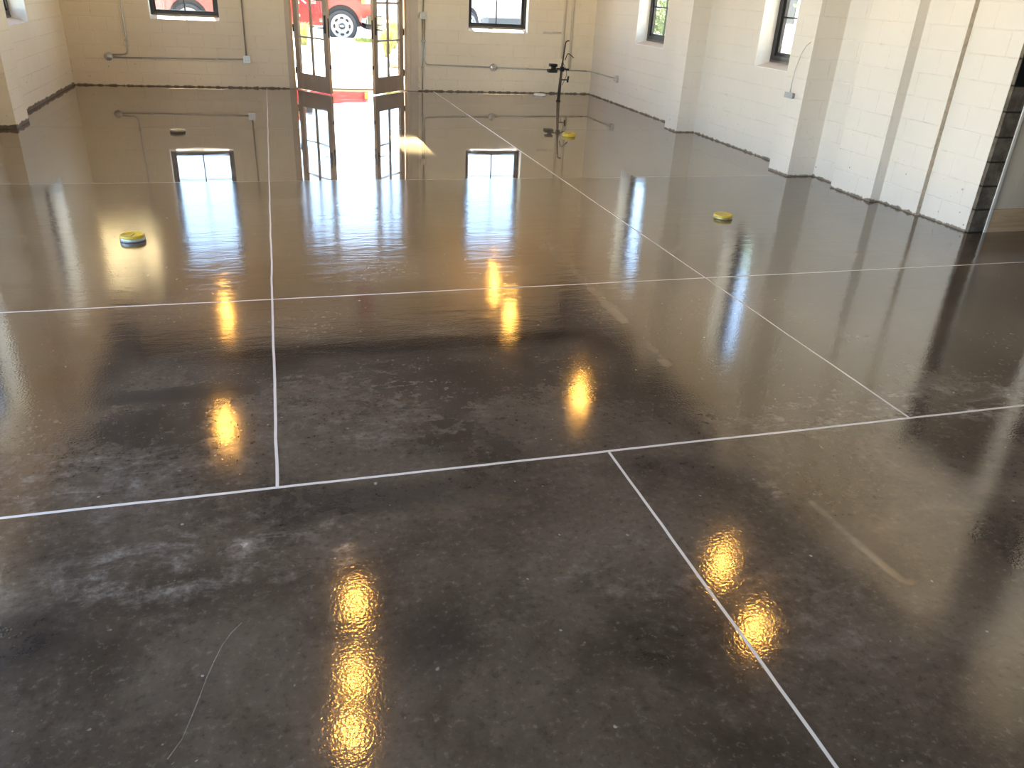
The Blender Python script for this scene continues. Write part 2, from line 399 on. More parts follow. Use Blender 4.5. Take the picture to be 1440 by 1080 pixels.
# ---------------------------------------------------------------- room shell
TH = .30
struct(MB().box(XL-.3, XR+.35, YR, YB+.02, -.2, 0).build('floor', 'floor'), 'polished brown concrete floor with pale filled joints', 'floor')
struct(MB().box(XL-.3, XR+.3, YR-.3, YB+.3, ZC, ZC+.15).build('ceiling', 'ceiling'), 'dark timber roof deck over the hall', 'ceiling')
DX0, DX1, DZ = .345, 2.262, 2.72
back_holes = [(-1.777, -.737, WZ0, WZ1), (3.34, 4.43, WZ0, WZ1), (DX0, DX1, 0, DZ)]
struct(MB().sheet('y', YB, YB+TH, XL-.3, XR+.3, 0, ZC, back_holes).build('wall_back', 'back'), 'painted block wall, warm light in its colour, with double door and two windows', 'wall')
left_holes = [(11.6, 12.65, WZ0, WZ1), (8.1, 9.15, WZ0, WZ1)] + [(a, b, .2, 4.5) for a, b in SIDE_L]
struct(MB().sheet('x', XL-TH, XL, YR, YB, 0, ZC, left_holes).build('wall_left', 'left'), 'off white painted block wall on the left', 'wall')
OY0, OY1, OZ = 4.42, 5.37, 2.12
right_holes = [(11.72, 12.77, WZ0, WZ1), (8.1, 9.15, WZ0, WZ1), (OY0, OY1, 0, OZ)]
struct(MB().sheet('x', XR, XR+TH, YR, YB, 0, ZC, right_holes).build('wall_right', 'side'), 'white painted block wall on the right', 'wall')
struct(MB().sheet('y', YR-TH, YR, XL-TH, XR+TH, 0, ZC, [(.45, 2.25, .7, 3.5)]).build('wall_rear', 'side'), 'white painted wall behind the viewer', 'wall')
struct(MB().box(XL, XR, YB-.22, YB, 4.62, ZC).build('beam_back', 'beam'), 'dark timber beam along the top of the back wall', 'beam')
for i, y in enumerate((3.2, 7.0, 10.8)):
    struct(MB().box(XL, XR, y-.1, y+.1, ZC-.32, ZC).build('beam', 'beam'), 'dark timber roof beam crossing the hall', 'beam')
struct(MB().box(XR-.34, XR, YR, YB-.22, 3.75, ZC-.32).build('beam_right', 'beam'), 'dark timber bulkhead along the top of the right wall', 'beam')
struct(MB().box(XL, XL+.34, YR, YB-.22, 4.0, ZC-.32).build('beam_left', 'beam'), 'dark timber bulkhead along the top of the left wall', 'beam')
# piers of the right wall, wall face steps
PIER = 'side'
def pier(name, x0, x1, y0, y1, label, mat=PIER):
    struct(MB().box(x0, x1, y0, y1, 0, 4.0 if x0 < 0 else 3.75).build(name, mat), label, 'pier')
pier('pilaster', 5.425, XR, 10.43, 10.81, 'white block pier between the two right windows')
pier('pilaster', 5.365, XR, 7.585, 7.96, 'white block pier with junction box on the right wall')
pier('pilaster', 5.545, XR, 6.435, 7.06, 'shallow white pier on the right wall near doorway')
pier('pilaster', 5.655, XR, 5.93, 6.435, 'slightly proud white wall panel on the right wall')
pier('pilaster', 5.40, XR, 3.05, 3.62, 'white block pier beyond the doorway on the right')
pier('pilaster', XL, -2.84, 10.44, 10.98, 'off white block pier on the left wall', 'left')
pier('column', 5.52, XR, 3.80, 4.15, 'dark steel column beside the doorway', 'beam')
# peeling seam strip on the step next to the doorway
struct(MB().box(5.652, 5.70, 5.924, 5.929, .0, 2.6).build('trim_1', 'seam'), 'tan mortar seam beside the shallow step', 'trim')
# raw block jamb of the doorway and the room beyond
struct(MB().box(XR+.004, XR+.165, OY1-.035, OY1+.002, 0, OZ).build('trim_2', 'block'), 'bare dark block jamb of the side doorway', 'trim')
struct(MB().box(XR+.003, XR+.168, OY1-.037, OY1-.03, 1.2, OZ).build('trim_7', 'black'), 'black plate on the upper jamb of the side doorway', 'trim')
struct(MB().box(XR+.165, XR+.19, OY1-.045, OY1+.03, 0, OZ).build('trim_3', 'strip'), 'white corner strip at the doorway', 'trim')
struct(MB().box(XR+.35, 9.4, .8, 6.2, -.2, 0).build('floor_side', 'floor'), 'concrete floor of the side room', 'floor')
struct(MB().box(XR+.19, 9.4, OY1-.02, OY1+.16, 0, 2.7).build('wall_side', 'panel'), 'tan boarded wall of the side room', 'wall')
struct(MB().box(XR+.192, 9.4, OY1-.04, OY1-.02, 0.0, .2).build('baseboard_side', 'baseply'), 'plywood base board of the side room', 'baseboard')
struct(MB().box(9.4, 9.5, .8, OY1+.16, 0, 2.7).build('wall_side_end', 'panel'), 'end wall of the side room', 'wall')
struct(MB().box(XR+.3, 9.5, .7, .8, 0, 2.7).build('wall_side_near', 'panel'), 'near wall of the side room', 'wall')
struct(MB().box(XR+.3, 9.5, .7, OY1+.16, 2.7, 2.8).build('ceiling_side', 'ceiling'), 'dark ceiling of the side room', 'ceiling')

# ---------------------------------------------------------------- windows
wcount = [0]
def window(axis, c, out, u0, u1, z0, z1, cols, rows, label, fw=.045):
    """frame set back in the opening; out = +1/-1 direction of outdoors; c = inner wall face"""
    wcount[0] += 1
    n = wcount[0]
    def bx(m, ua, ub, ca, cb, za, zb):
        lo, hi = sorted((c+out*ca, c+out*cb))
        if axis == 'y': m.box(ua, ub, lo, hi, za, zb)
        else: m.box(lo, hi, ua, ub, za, zb)
    root = empty('window_%d' % n, (0, 0, 0), label=label, cat='window', kind='structure')
    f = MB(); a, b = (.13, .20) if axis == 'y' else (.19, .26); g = .012; fw = fw if axis == 'y' else .075; zs = z0+.055
    bx(f, u0+g, u0+g+fw, a, b, zs, z1-g); bx(f, u1-g-fw, u1-g, a, b, zs, z1-g)
    bx(f, u0+g+fw, u1-g-fw, a, b, zs, zs+fw); bx(f, u0+g+fw, u1-g-fw, a, b, z1-g-fw, z1-g)
    f.build('window_frame', 'dark_frame', root)
    s2 = MB(); fi = .035; aa, bb = a+.02, b-.01; U0, U1, Z0, Z1 = u0+g+fw, u1-g-fw, zs+fw, z1-g-fw
    bx(s2, U0, U0+fi, aa, bb, Z0, Z1); bx(s2, U1-fi, U1, aa, bb, Z0, Z1); bx(s2, U0+fi, U1-fi, aa, bb, Z0, Z0+fi); bx(s2, U0+fi, U1-fi, aa, bb, Z1-fi, Z1)
    s2.build('sash', 'dark_frame', root)
    mm = MB(); hw = .009
    for i in range(1, cols):
        u = U0+(U1-U0)*i/cols; bx(mm, u-hw, u+hw, a+.03, a+.052, Z0+fi, Z1-fi)
    us = [U0+fi]+[U0+(U1-U0)*i/cols for i in range(1, cols)]+[U1-fi]
    for k in range(1, rows):
        z = Z0+(Z1-Z0)*k/rows
        for i in range(cols): bx(mm, us[i]+(hw if i else 0), us[i+1]-(hw if i < cols-1 else 0), a+.03, a+.052, z-hw, z+hw)
    mm.build('muntin', 'dark_frame', root)
    p = MB(); bx(p, U0+.01, U1-.01, a+.038, a+.042, Z0+.01, Z1-.01); p.build('pane', 'glass', root)
    sl = MB()
    if axis == 'y':
        v = [sl.b.verts.new((u, c+out*d_, z_)) for u in (u0+.008, u1-.008) for d_, z_ in ((-.002, z0), (.129, zs-.004), (.129, z0))]
    else:
        v = [sl.b.verts.new((c+out*d_, u, z_)) for u in (u0+.008, u1-.008) for d_, z_ in ((-.002, z0), (.189, zs-.004), (.189, z0))]
    for q in ((0, 1, 2), (3, 5, 4), (0, 3, 4, 1), (1, 4, 5, 2), (0, 2, 5, 3)): sl.b.faces.new([v[i] for i in q])
    sl.build('sill', 'reveal' if axis == 'y' else 'sill_tan', root)
    s = MB(); bx(s, u0, u1, -.002, .24, z0-.002, z0+.004); bx(s, u0-.0, u0+.008, -.0015, .24, z0+.006, z1-.006); bx(s, u1-.008, u1, -.0015, .24, z0+.006, z1-.006); bx(s, u0, u1, -.0015, .24, z1-.006, z1)
    s.build('reveal', 'reveal', root)
    st = MB(); bx(st, u0+.03, u1-.03, a-.014, a-.001, zs-.002, zs+.022); st.build('sill_rail', 'sill_metal', root)
    if cols == 2:
        lk = MB(); um = (u0+u1)/2-.12; bx(lk, um-.05, um+.05, a-.03, a-.015, zs+.004, zs+.024); lk.build('latch', 'sill_metal', root)
    return root
window('y', YB, 1, -1.777, -.737, WZ0, WZ1, 2, 4, 'black framed window left of the double door')
window('y', YB, 1, 3.34, 4.43, WZ0, WZ1, 2, 4, 'black framed window right of the double door')
window('x', XR, 1, 11.72, 12.77, WZ0, WZ1, 2, 4, 'black framed window on the right wall near the back corner')
window('x', XR, 1, 8.1, 9.15, WZ0, WZ1, 2, 4, 'black framed window beside the junction box pier')
window('x', XL, -1, 11.6, 12.65, WZ0, WZ1, 2, 4, 'black framed window on the left wall near the back corner')
window('x', XL, -1, 8.1, 9.15, WZ0, WZ1, 2, 4, 'black framed window on the left wall outside the frame')
window('y', YR, -1, .45, 2.25, .7, 3.5, 2, 3, 'unseen black framed window added behind the viewer for daylight')  # unseen rear window, added to throw daylight on the back wall
for a, b in SIDE_L: window('x', XL, -1, a, b, .2, 4.5, 3, 4, 'unseen large black framed window of the left wall, enlarged for daylight')

# ---------------------------------------------------------------- double door
CAS = MB()
CAS.box(DX0-.075, DX0+.0, YB-.022, YB, 0.004, DZ+.09); CAS.box(DX1, DX1+.20, YB-.022, YB, 0.004, DZ+.09); CAS.box(DX0, DX1, YB-.022, YB, DZ, DZ+.09)
CAS.box(DX1+.065, DX1+.08, YB-.03, YB-.022, 0.004, DZ+.09)
struct(CAS.build('trim_4', 'casing'), 'cream casing around the double door', 'trim')
JB = MB(); JB.box(DX0, DX0+.035, YB-.01, YB+.2, 0.004, DZ); JB.box(DX1-.035, DX1, YB-.01, YB+.2, 0.004, DZ); JB.box(DX0+.035, DX1-.035, YB-.01, YB+.2, DZ-.035, DZ)
struct(JB.build('trim_5', 'edge_wood'), 'tan timber frame of the double door', 'trim')
struct(MB().box(DX0+.035, DX1-.035, YB+.021, YB+.3, -.02, .018).build('trim_6', 'sill_metal'), 'threshold of the double door', 'trim')

LW, LH, LT = .905, 2.64, .045
def door_leaf(name, hinge, ang, mirror, label):
    """local x runs from the hinge to the free edge"""
    root = empty(name, hinge, 0, label=label, cat='door', kind='structure')
    root.rotation_euler = (0, 0, ang)
    y0, y1 = (0, LT) if mirror else (-LT, 0)
    z0 = .018; st = .115; br = .25; tr = .13
    m = MB(); m.box(.006, st, y0, y1, z0, LH); m.box(LW-st, LW-.004, y0, y1, z0, LH); m.box(st, LW-st, y0, y1, z0, z0+br); m.box(st, LW-st, y0, y1, LH-tr, LH)
    m.build('leaf_frame', 'leaf_wood', root)
    e = MB(); e.box(0, .006, y0, y1, z0, LH); e.box(LW-.004, LW, y0, y1, z0, LH); e.build('leaf_edge', 'edge_wood', root)
    gx0, gx1, gz0, gz1 = st, LW-st, z0+br, LH-tr
    p = MB(); ym = (y0+y1)/2; p.box(gx0-.005, gx1+.005, ym-.003, ym+.003, gz0-.005, gz1+.005); p.build('pane', 'glass', root)
    q = MB(); xm = (gx0+gx1)/2; q.box(xm-.014, xm+.014, y0+.006, y1-.006, gz0, gz1)
    for k in range(1, 4):
        z = gz0+(gz1-gz0)*k/4
        q.box(gx0, xm-.014, y0+.006, y1-.006, z-.012, z+.012); q.box(xm+.014, gx1, y0+.006, y1-.006, z-.012, z+.012)
    q.build('muntin', 'leaf_wood', root)
    hx = LW-.055
    for s, yy in ((-1, y0), (1, y1)):
        h = MB(); h.box(hx-.018, hx+.018, min(yy, yy+s*.008), max(yy, yy+s*.008), .92, 1.18, bev=.003)
        ho = h.build('handle_plate', 'black', root)
        l = MB(); l.tube([(hx, yy+s*.008, 1.0), (hx, yy+s*.05, 1.0)], .009); l.tube([(hx, yy+s*.05, 1.0), (hx-.06, yy+s*.055, .998), (hx-.125, yy+s*.05, .995)], .008)
        l.build('lever', 'black', ho)
    lk = MB(); lk.box(LW-.0005, LW+.004, y0+.01, y1-.01, .86, 1.14); lk.box(LW-.0005, LW+.012, y0+.012, y1-.012, .40, .46); lk.build('lock_edge', 'black', root)
    for z in (.30, .95, 1.60, 2.35):
        hg = MB(); hg.tube([(-.012, (y0 if not mirror else y1)*0, z-.055), (-.012, 0, z+.055)], .011, 8); hg.box(-.012, .004, -.004, .004, z-.05, z+.05)
        hg.build('hinge', 'black', root)
    return root
A1, A2 = math.radians(57), math.radians(50)
door_leaf('door_1', (DX0+.055, YB-.022, 0), -A1, True, 'left glazed leaf of the double door standing open')
door_leaf('door_2', (DX1-.055, YB-.022, 0), PI+A2, False, 'right glazed leaf of the double door standing open')

# ---------------------------------------------------------------- conduits and boxes
def bend(pts, r=.08, n=6):
    """round the corners of a polyline"""
    pts = [Vector(p) for p in pts]; out = [pts[0]]
    for a, b, c in zip(pts, pts[1:], pts[2:]):
        u, v = (a-b).normalized(), (c-b).normalized()
        p0, p1 = b+u*r, b+v*r
        for i in range(n+1):
            t = i/n; out.append(p0*(1-t)**2+b*2*t*(1-t)+p1*t*t)
    return out+[pts[-1]]
def conduit(pts, label, straps=(), r=.011, mat='conduit', name='conduit', cat='conduit', group=None, wall='y'):
    root = empty(name, pts[0], label=label, cat=cat, group=group)
    L = [Vector(p)-Vector(pts[0]) for p in pts]
    MB().tube(bend(L), r).build('tube', mat, root)
    for q in straps:
        c = Vector(q)-Vector(pts[0])
        m = MB()
        if wall == 'y': m.box(c.x-.022, c.x+.022, c.y-.014, c.y+.016, c.z-.014, c.z+.014)
        else: m.box(c.x-.016, c.x+.014, c.y-.022, c.y+.022, c.z-.014, c.z+.014)
        m.build('strap', 'conduit', root)
    return root
yc = YB-.018
conduit([(-2.135, yc, 4.6), (-2.17, yc, .475), (-2.40, yc, .465)], 'grey conduit dropping left of the left window and bending to the round box', [(-2.145, yc, 3.2), (-2.158, yc, 1.9), (-2.17, yc, .68)])
conduit([(-2.42, yc, .425), (-.43, yc, .445)], 'horizontal grey conduit linking the round box and square outlet under the left window', [(-1.95, yc, .43), (-.85, yc, .44)])
conduit([(-.365, yc, 4.6), (-.385, yc, .50)], 'grey conduit dropping to the square outlet beside the double door', [(-.37, yc, 3.2), (-.375, yc, 1.9)])
conduit([(2.555, yc, 4.6), (2.555, yc, 1.27)], 'grey conduit dropping to the switch box right of the double door', [(2.555, yc, 3.0), (2.555, yc, 1.5)])
conduit([(2.575, yc, 1.17), (2.575, yc, .445), (3.76, yc, .425)], 'grey conduit bending from switch box to round outlet under right window', [(2.575, yc, .82), (3.33, yc, .432)])
conduit([(2.535, yc, 1.17), (2.535, yc, .03)], 'straight grey conduit running from switch box down to floor', [(2.535, yc, .82), (2.535, yc, .40)])
conduit([(3.87, yc, .425), (5.60, yc, .405)], 'grey conduit from round outlet to the back right corner', [(4.45, yc, .42), (5.3, yc, .408)])
conduit([(5.60, yc-.004, .405), (XR-.018, yc-.004, .402), (XR-.018, 13.42, .402)], 'grey conduit turning the corner to the right wall outlet', [(XR-.018, 14.2, .402)], wall='x')
conduit([(5.079, yc, 4.6), (5.10, yc, .60)], 'cream painted pipe on back wall ending above the black upright', [], .020, 'pipe', 'pipe', 'pipe')
conduit([(5.235, yc, 4.6), (5.25, yc, .43)], 'cream painted pipe on back wall nearest the right corner', [], .022, 'pipe', 'pipe', 'pipe')
conduit([(4.72, yc, 1.03), (5.05, yc, 1.035)], 'short cream pipe stub lying level on the back wall', [(4.76, yc, 1.03), (4.9, yc, 1.033)], .016, 'pipe', 'pipe', 'pipe')

def outlet(loc, face, shape, label, kind='outlet'):
    """face: 'y' mounted on the back wall, 'x' on the right wall. local -y looks into the room"""
    root = empty('electrical_outlet' if kind == 'outlet' else 'switch_box', loc, label=label, cat=kind)
    if face == 'x': root.rotation_euler = (0, 0, -R90)
    if shape == 'round':
        T = Matrix.Rotation(R90, 4, 'X')
        MB().lathe([(0, .0), (.062, .0), (.062, .045), (.058, .05), (0, .05)], 24, T).build('box', 'box', root)
        MB().lathe([(0, .050), (.050, .050), (.048, .056), (0, .056)], 24, T).build('cover_plate', 'plate', root)
        s = MB()
        for zz in (-.02, .02):
            s.box(-.016, -.011, -.0575, -.056, zz-.008, zz+.008); s.box(.011, .016, -.0575, -.056, zz-.008, zz+.008)
        s.pieces('slot', 'slot', root)
    else:
        MB().box(-.055, .055, -.048, 0, -.055, .055, bev=.006).build('box', 'box', root)
        c = MB().box(-.057, .057, -.053, -.048, -.057, .057, bev=.002).build('cover_plate', 'plate', root)
        s = MB()
        if kind == 'outlet':
            for xx in (-.025, .025):
                for zz in (-.02, .02):
                    s.box(xx-.010, xx-.006, -.0545, -.053, zz-.008, zz+.008); s.box(xx+.006, xx+.010, -.0545, -.053, zz-.008, zz+.008)
            s.pieces('slot', 'slot', root)
        else:
            s.box(-.008, .008, -.066, -.053, -.016, .016); s.build('toggle', 'white', root)
    return root
outlet((-2.46, YB, .437), 'y', 'round', 'round grey outlet box on the back wall near the left corner')
outlet((-.382, YB, .450), 'y', 'square', 'square grey outlet box on the back wall left of the double door')
outlet((2.555, YB, 1.22), 'y', 'square', 'square grey switch box right of the double door', 'switch')
outlet((3.815, YB, .425), 'y', 'round', 'round grey outlet box under the right back window')
outlet((XR, 13.35, .402), 'x', 'square', 'square grey outlet box low on the right wall')
# box with a loose cable on the second pier
jb = empty('junction_box', (5.365, 7.80, .82), label='grey junction box with loose cable on the white pier', cat='junction box')
MB().box(-.03, 0, -.07, .07, -.025, .025, bev=.006).build('box', 'slate', jb)
MB().box(-.036, -.03, -.075, .075, -.029, .029, bev=.002).build('cover', 'slate', jb)
MB().tube([(-.02, .0, .03), (-.03, -.01, .12), (-.035, -.03, .25), (-.03, -.07, .40), (-.02, -.12, .50), (-.002, -.16, .535)], .004, 6).build('cable', 'conduit', jb)

# ---------------------------------------------------------------- black upright near the back right corner
def upright():
    root = empty('equipment_stand', (4.72, 13.55, 0), label='thin black upright with clamped devices standing near the back right corner', cat='stand')
    MB().lathe([(0, 0), (.042, 0), (.04, .012), (.03, .02), (0, .02)], 20).build('base', 'black', root)
    p = MB(); p.tube([(0, 0, .015), (.012, 0, .30), (.03, 0, .62)], .030, 10, .020)
    p.tube([(.03, 0, .62), (.045, 0, .80), (.055, 0, .90)], .013, 10); p.tube(bend([(.055, 0, .90), (.062, 0, .955), (.12, 0, .965)], .03), .011, 8)
    p.build('pole', 'iron', root)
    c = MB(); c.box(-.002, .06, -.03, .03, .48, .56, bev=.008); c.tube([(.0, 0, .52), (-.07, 0, .525)], .012, 8); c.build('clamp', 'black', root)
    d = MB(); d.box(-.20, -.07, -.05, .05, .555, .60, bev=.01); d.box(-.225, -.065, -.06, .06, .46, .515, bev=.014); d.box(-.16, -.09, -.03, .03, .51, .56); d.build('device', 'black', root)
    k = MB(); k.tube([(.03, 0, .53), (.13, -.01, .515)], .012, 8); k.lathe([(0, 0), (.024, 0), (.024, .03), (0, .03)], 12, Matrix.Translation((.13, -.01, .50))); k.build('knob', 'black', root)
    v = MB(); v.tube([(.02, 0, .35), (.13, -.01, .35)], .011, 8); v.tube([(.14, -.01, .31), (.15, -.01, .41)], .016, 8); v.build('valve_handle', 'black', root)
    MB().tube(bend([(.07, 0, .66), (.11, .0, .78), (.24, .05, .70)], .05), .008, 6).build('hose', 'iron', root)
    MB().tube([(.05, 0, .60), (.10, -.01, .52), (.115, -.01, .42), (.05, 0, .26)], .004, 6).build('cable', 'black', root)
upright()

# ---------------------------------------------------------------- round floor covers and white cap
def floor_cap(loc, r, h, ring, top, label, seed):
    root = empty('floor_box', loc, seed*1.3, label=label, cat='floor box', group='yellow floor boxes')
    MB().lathe([(0, .0), (r, .0), (r*1.02, h*.2), (r, h*.55), (r*.97, h*.6), (0, h*.6)], 36).build('ring', ring, root)
    MB().lathe([(r*.99, h*.6), (r*1.0, h*.72), (r*.97, h*.95), (r*.90, h), (r*.72, h*.94), (r*.66, h*.84), (0, h*.84)], 36).build('cap', top, root)
    s = MB(); s.box(-r*.4, r*.4, -.006, .006, h*.84, h*.9); s.build('latch', 'brass', root)
floor_cap((-1.03, 5.86, 0), .082, .042, 'ringmetal', 'yellow', 'yellow capped floor box with grey ring, nearest the left side', 1)
floor_cap((-1.12, 10.26, 0), .085, .035, 'iron', 'brass', 'dull brown floor box in the reflection of the left back window', 2)
floor_cap((3.70, 10.10, 0), .085, .042, 'yellow', 'yellow', 'bright yellow floor box in front of the black upright', 3)
floor_cap((3.69, 6.01, 0), .082, .036, 'brass', 'yellow', 'yellow floor box near the white pier with junction box', 4)
wc = empty('round_lid', (4.62, 14.30, 0), label='round white cap on the floor by the back wall left of the black upright', cat='lid')
MB().lathe([(0, 0), (.11, 0), (.115, .008), (.11, .024), (.10, .030), (.03, .030), (0, .030)], 32).build('cap', 'white', wc)
MB().lathe([(0, .030), (.03, .030), (.028, .038), (0, .038)], 16).build('plug', 'white', wc)

# ---------------------------------------------------------------- pendant lamps (seen mirrored in the floor)
def pendant(loc, r, label, first=[None]):
    if first[0] is None:
        root = empty('pendant_lamp', loc)
        MB().tube([(0, 0, .14), (0, 0, ZC-3.4)], .006, 6).build('cord', 'black', root)
        MB().lathe([(0, .17), (.03, .17), (.035, .12), (.03, .085), (0, .085)], 16).build('socket', 'black', root)
        prof = [(.03, .10)]+[(r*math.sin(a), r*math.cos(a)) for a in [PI*(.12+.88*i/16) for i in range(16)]]+[(0, -r)]
        MB().lathe(prof, 28).build('globe', 'amber', root)
        MB().lathe([(.0, .085), (.012, .08), (.03, .03), (.036, 0), (.028, -.03), (0, -.042)], 18).build('bulb', 'bulb', root)
        first[0] = root
    else: root = copy_tree(first[0])
    root.location = loc
    tag(root, label, 'pendant lamp', 'amber pendant lamps')
LAMPS = [(-1.06, 13.1, 'near the back wall above the left window'), (3.80, 13.9, 'nearest the back wall on the right'), (3.67, 12.3, 'second from the back wall on the right'),
         (-.92, 9.2, 'in mid hall on the left'), (3.84, 9.2, 'in mid hall on the right'), (.35, 5.65, 'third of the near left row'),
         (.265, 4.79, 'second of the near left row'), (.19, 4.25, 'first of the near left row'), (4.0, 5.42, 'farther of the near right pair'), (3.84, 4.54, 'nearer of the near right pair')]
for x, y, w in LAMPS: pendant((x, y, 3.4), .112, 'amber globe pendant lamp '+w+', mirrored in the floor')
al = empty('fire_alarm_bell', (1.39, YB, 3.92), label='red round alarm bell high above the double door', cat='alarm bell')
T = Matrix.Rotation(R90, 4, 'X')
MB().box(-.07, .07, -.05, 0, -.07, .07, bev=.006).build('back_box', 'alarm', al)
MB().lathe([(.05, .05), (.18, .05), (.175, .085), (.13, .12), (.06, .135), (0, .137)], 32, T).build('gong', 'alarm', al)

# ---------------------------------------------------------------- outdoors
def zs(y): return .30*max(0, min(1, (y-15)/8))
m = MB(); pts = [(YB+.3, -.02), (15.6, .0), (23.0, .30), (23.0, -.3), (YB+.3, -.3)]
m.prism([(p[0], p[1]) for p in pts], -12, 12, Matrix.Rotation(R90, 4, 'Z'))
struct(m.build('sidewalk', 'ground'), 'bright pale concrete forecourt outside the double door', 'sidewalk')
struct(MB().box(-60, 80, 23.0, 23.18, -.2, .31).build('kerb', 'kerb'), 'pale kerb along the street', 'kerb')
struct(MB().box(-60, 80, 23.18, 33.5, -.2, .13).build('street', 'asphalt'), 'grey asphalt street', 'street')
struct(MB().box(-60, 80, 33.5, 36.5, -.2, .26).build('sidewalk', 'ground'), 'pale pavement across the street', 'sidewalk')
struct(MB().box(-60, 80, 36.5, 110, -.2, .14).build('ground', 'asphalt'), 'grey parking lot across the street', 'ground')
struct(MB().box(-60, XL-TH-9, -30, 23.0, -.3, -.03).build('ground', 'lawn'), 'lawn on the left side of the building', 'lawn')
struct(MB().box(XL-TH-9, XL-TH, -30, 15.0, -.3, -.03).build('sidewalk', 'ground'), 'unseen pale concrete yard left of the building, added to bounce light', 'yard')  # pale ground put here, out of view, to bounce warm light indoors
struct(MB().box(XL-TH, XR+TH, -30, YR-TH, -.3, -.03).build('sidewalk', 'ground'), 'pale concrete yard behind the building', 'yard')
struct(MB().box(XR+TH+4, 80, -30, 23.0, -.3, -.02).build('ground', 'lawn'), 'lawn on the right side of the building', 'lawn')
struct(MB().box(XR+TH, XR+TH+4, 6.0, 23.0, -.3, -.02).build('sidewalk', 'ground'), 'concrete path along the right side of the building', 'path')
# grass verge with blades
def verge(x0, x1, y0, y1, n, h):
    m = MB()
    for _ in range(n):
        x, y = random.uniform(x0, x1), random.uniform(y0, y1); z = zs(y)-.01; a = random.uniform(0, PI); w = .008
        hh = h*random.uniform(.5, 1.1); lx, ly = random.uniform(-.04, .04), random.uniform(-.04, .04)
        dx, dy = math.cos(a)*w, math.sin(a)*w
        v = [m.b.verts.new(p) for p in ((x-dx, y-dy, z), (x+dx, y+dy, z), (x+lx, y+ly, z+hh))]; m.b.faces.new(v)
    return m
tag(verge(2.15, 4.4, 22.2, 22.98, 5200, .08).build('grass', 'lawn'), 'short green grass verge in front of the red truck bumper', 'grass', kind='stuff')
def tuft(loc, n, h, spread, label):
    m = MB()
    for _ in range(n):
        a = random.uniform(0, 2*PI); rr = spread*random.uniform(.2, 1); hh = h*random.uniform(.6, 1.05)
        c = Vector((math.cos(a), math.sin(a), 0)); s = Vector((-c.y, c.x, 0)); r0 = random.uniform(0, .08)
        prev = None
        for i in range(5):
            t = i/4; p = c*(r0+rr*t**1.8)+Vector((0, 0, hh*(t-.28*t*t*t)/.72*1.0)); w = .007*(1-t*.85)
            cur = (m.b.verts.new(p-s*w), m.b.verts.new(p+s*w))
            if prev: m.b.faces.new((prev[0], prev[1], cur[1], cur[0]))
            prev = cur
    o = m.build('ornamental_grass', 'blade', None, loc)
    return tag(o, label, 'ornamental grass', 'ornamental grasses by the door')
tuft((2.60, 19.6, zs(19.6)-.01), 420, .62, .42, 'pale ornamental grass clump seen through the right door leaf')
tuft((2.95, 21.2, zs(21.2)-.01), 320, .75, .42, 'taller ornamental grass clump farther off, right of the door')
tuft((.80, 21.4, zs(21.4)-.01), 320, .5, .36, 'pale ornamental grass clump seen through the left door leaf')
def rock(loc, sx, sy, sz, label):
    b = MB(); bmesh.ops.create_icosphere(b.b, subdivisions=3, radius=1)
    from mathutils import noise as NZ
    for v in b.b.verts:
        d = 1+.35*NZ.noise(v.co*1.7+Vector(loc)); v.co = Vector((v.co.x*sx*d, v.co.y*sy*d, max(-.25, v.co.z)*sz*d))
    return tag(b.build('boulder', 'rock', None, loc), label, 'boulder')
rock((2.72, 18.0, zs(18.0)+.06), .36, .28, .26, 'brown boulder outside, seen through the right door leaf')
sl = MB().box(-.55, .15, -.45, .35, 0, .06, bev=.01).build('stone_slab', 'kerb', None, (2.45, 16.6, zs(16.6)-.005)); tag(sl, 'flat grey stone slab outside the right door leaf', 'stone slab')

# ---- pickup trucks
def wheel_parts(root, x, y, s, r=.42, name='wheel'):
    T = Matrix.Translation((x, y, r)) @ Matrix.Rotation(R90*s, 4, 'X')
    # local +z of the lathe looks outwards
    w = MB().lathe([(.30, -.10), (.385, -.115), (r-.012, -.09), (r, -.05), (r, .05), (r-.012, .09), (.385, .115), (.335, .112), (.30, .09)], 44, T, True).build(name, 'tyre', root)
    m = MB().lathe([(.305, .095), (.30, .105), (.275, .100), (.262, .075), (.235, .078), (.13, .10), (.11, .105), (.10, .09), (.0, .09)], 44, T); m.build('rim', 'alloy', w)
    h = MB()
    for k in range(8):
        a = 2*PI*k/8
        h.lathe([(0, .0), (.044, .0), (.038, .006), (0, .007)], 12, T @ Matrix.Translation((.195*math.cos(a), .195*math.sin(a), .083)) @ Matrix.Scale(1.25, 4, (math.cos(a+R90), math.sin(a+R90), 0)))
    h.pieces('rim_hole', 'liner', w)
    q = MB().lathe([(.075, .09), (.07, .125), (.05, .14), (0, .142)], 20, T); q.build('hub_cap', 'chrome', w)
    return w
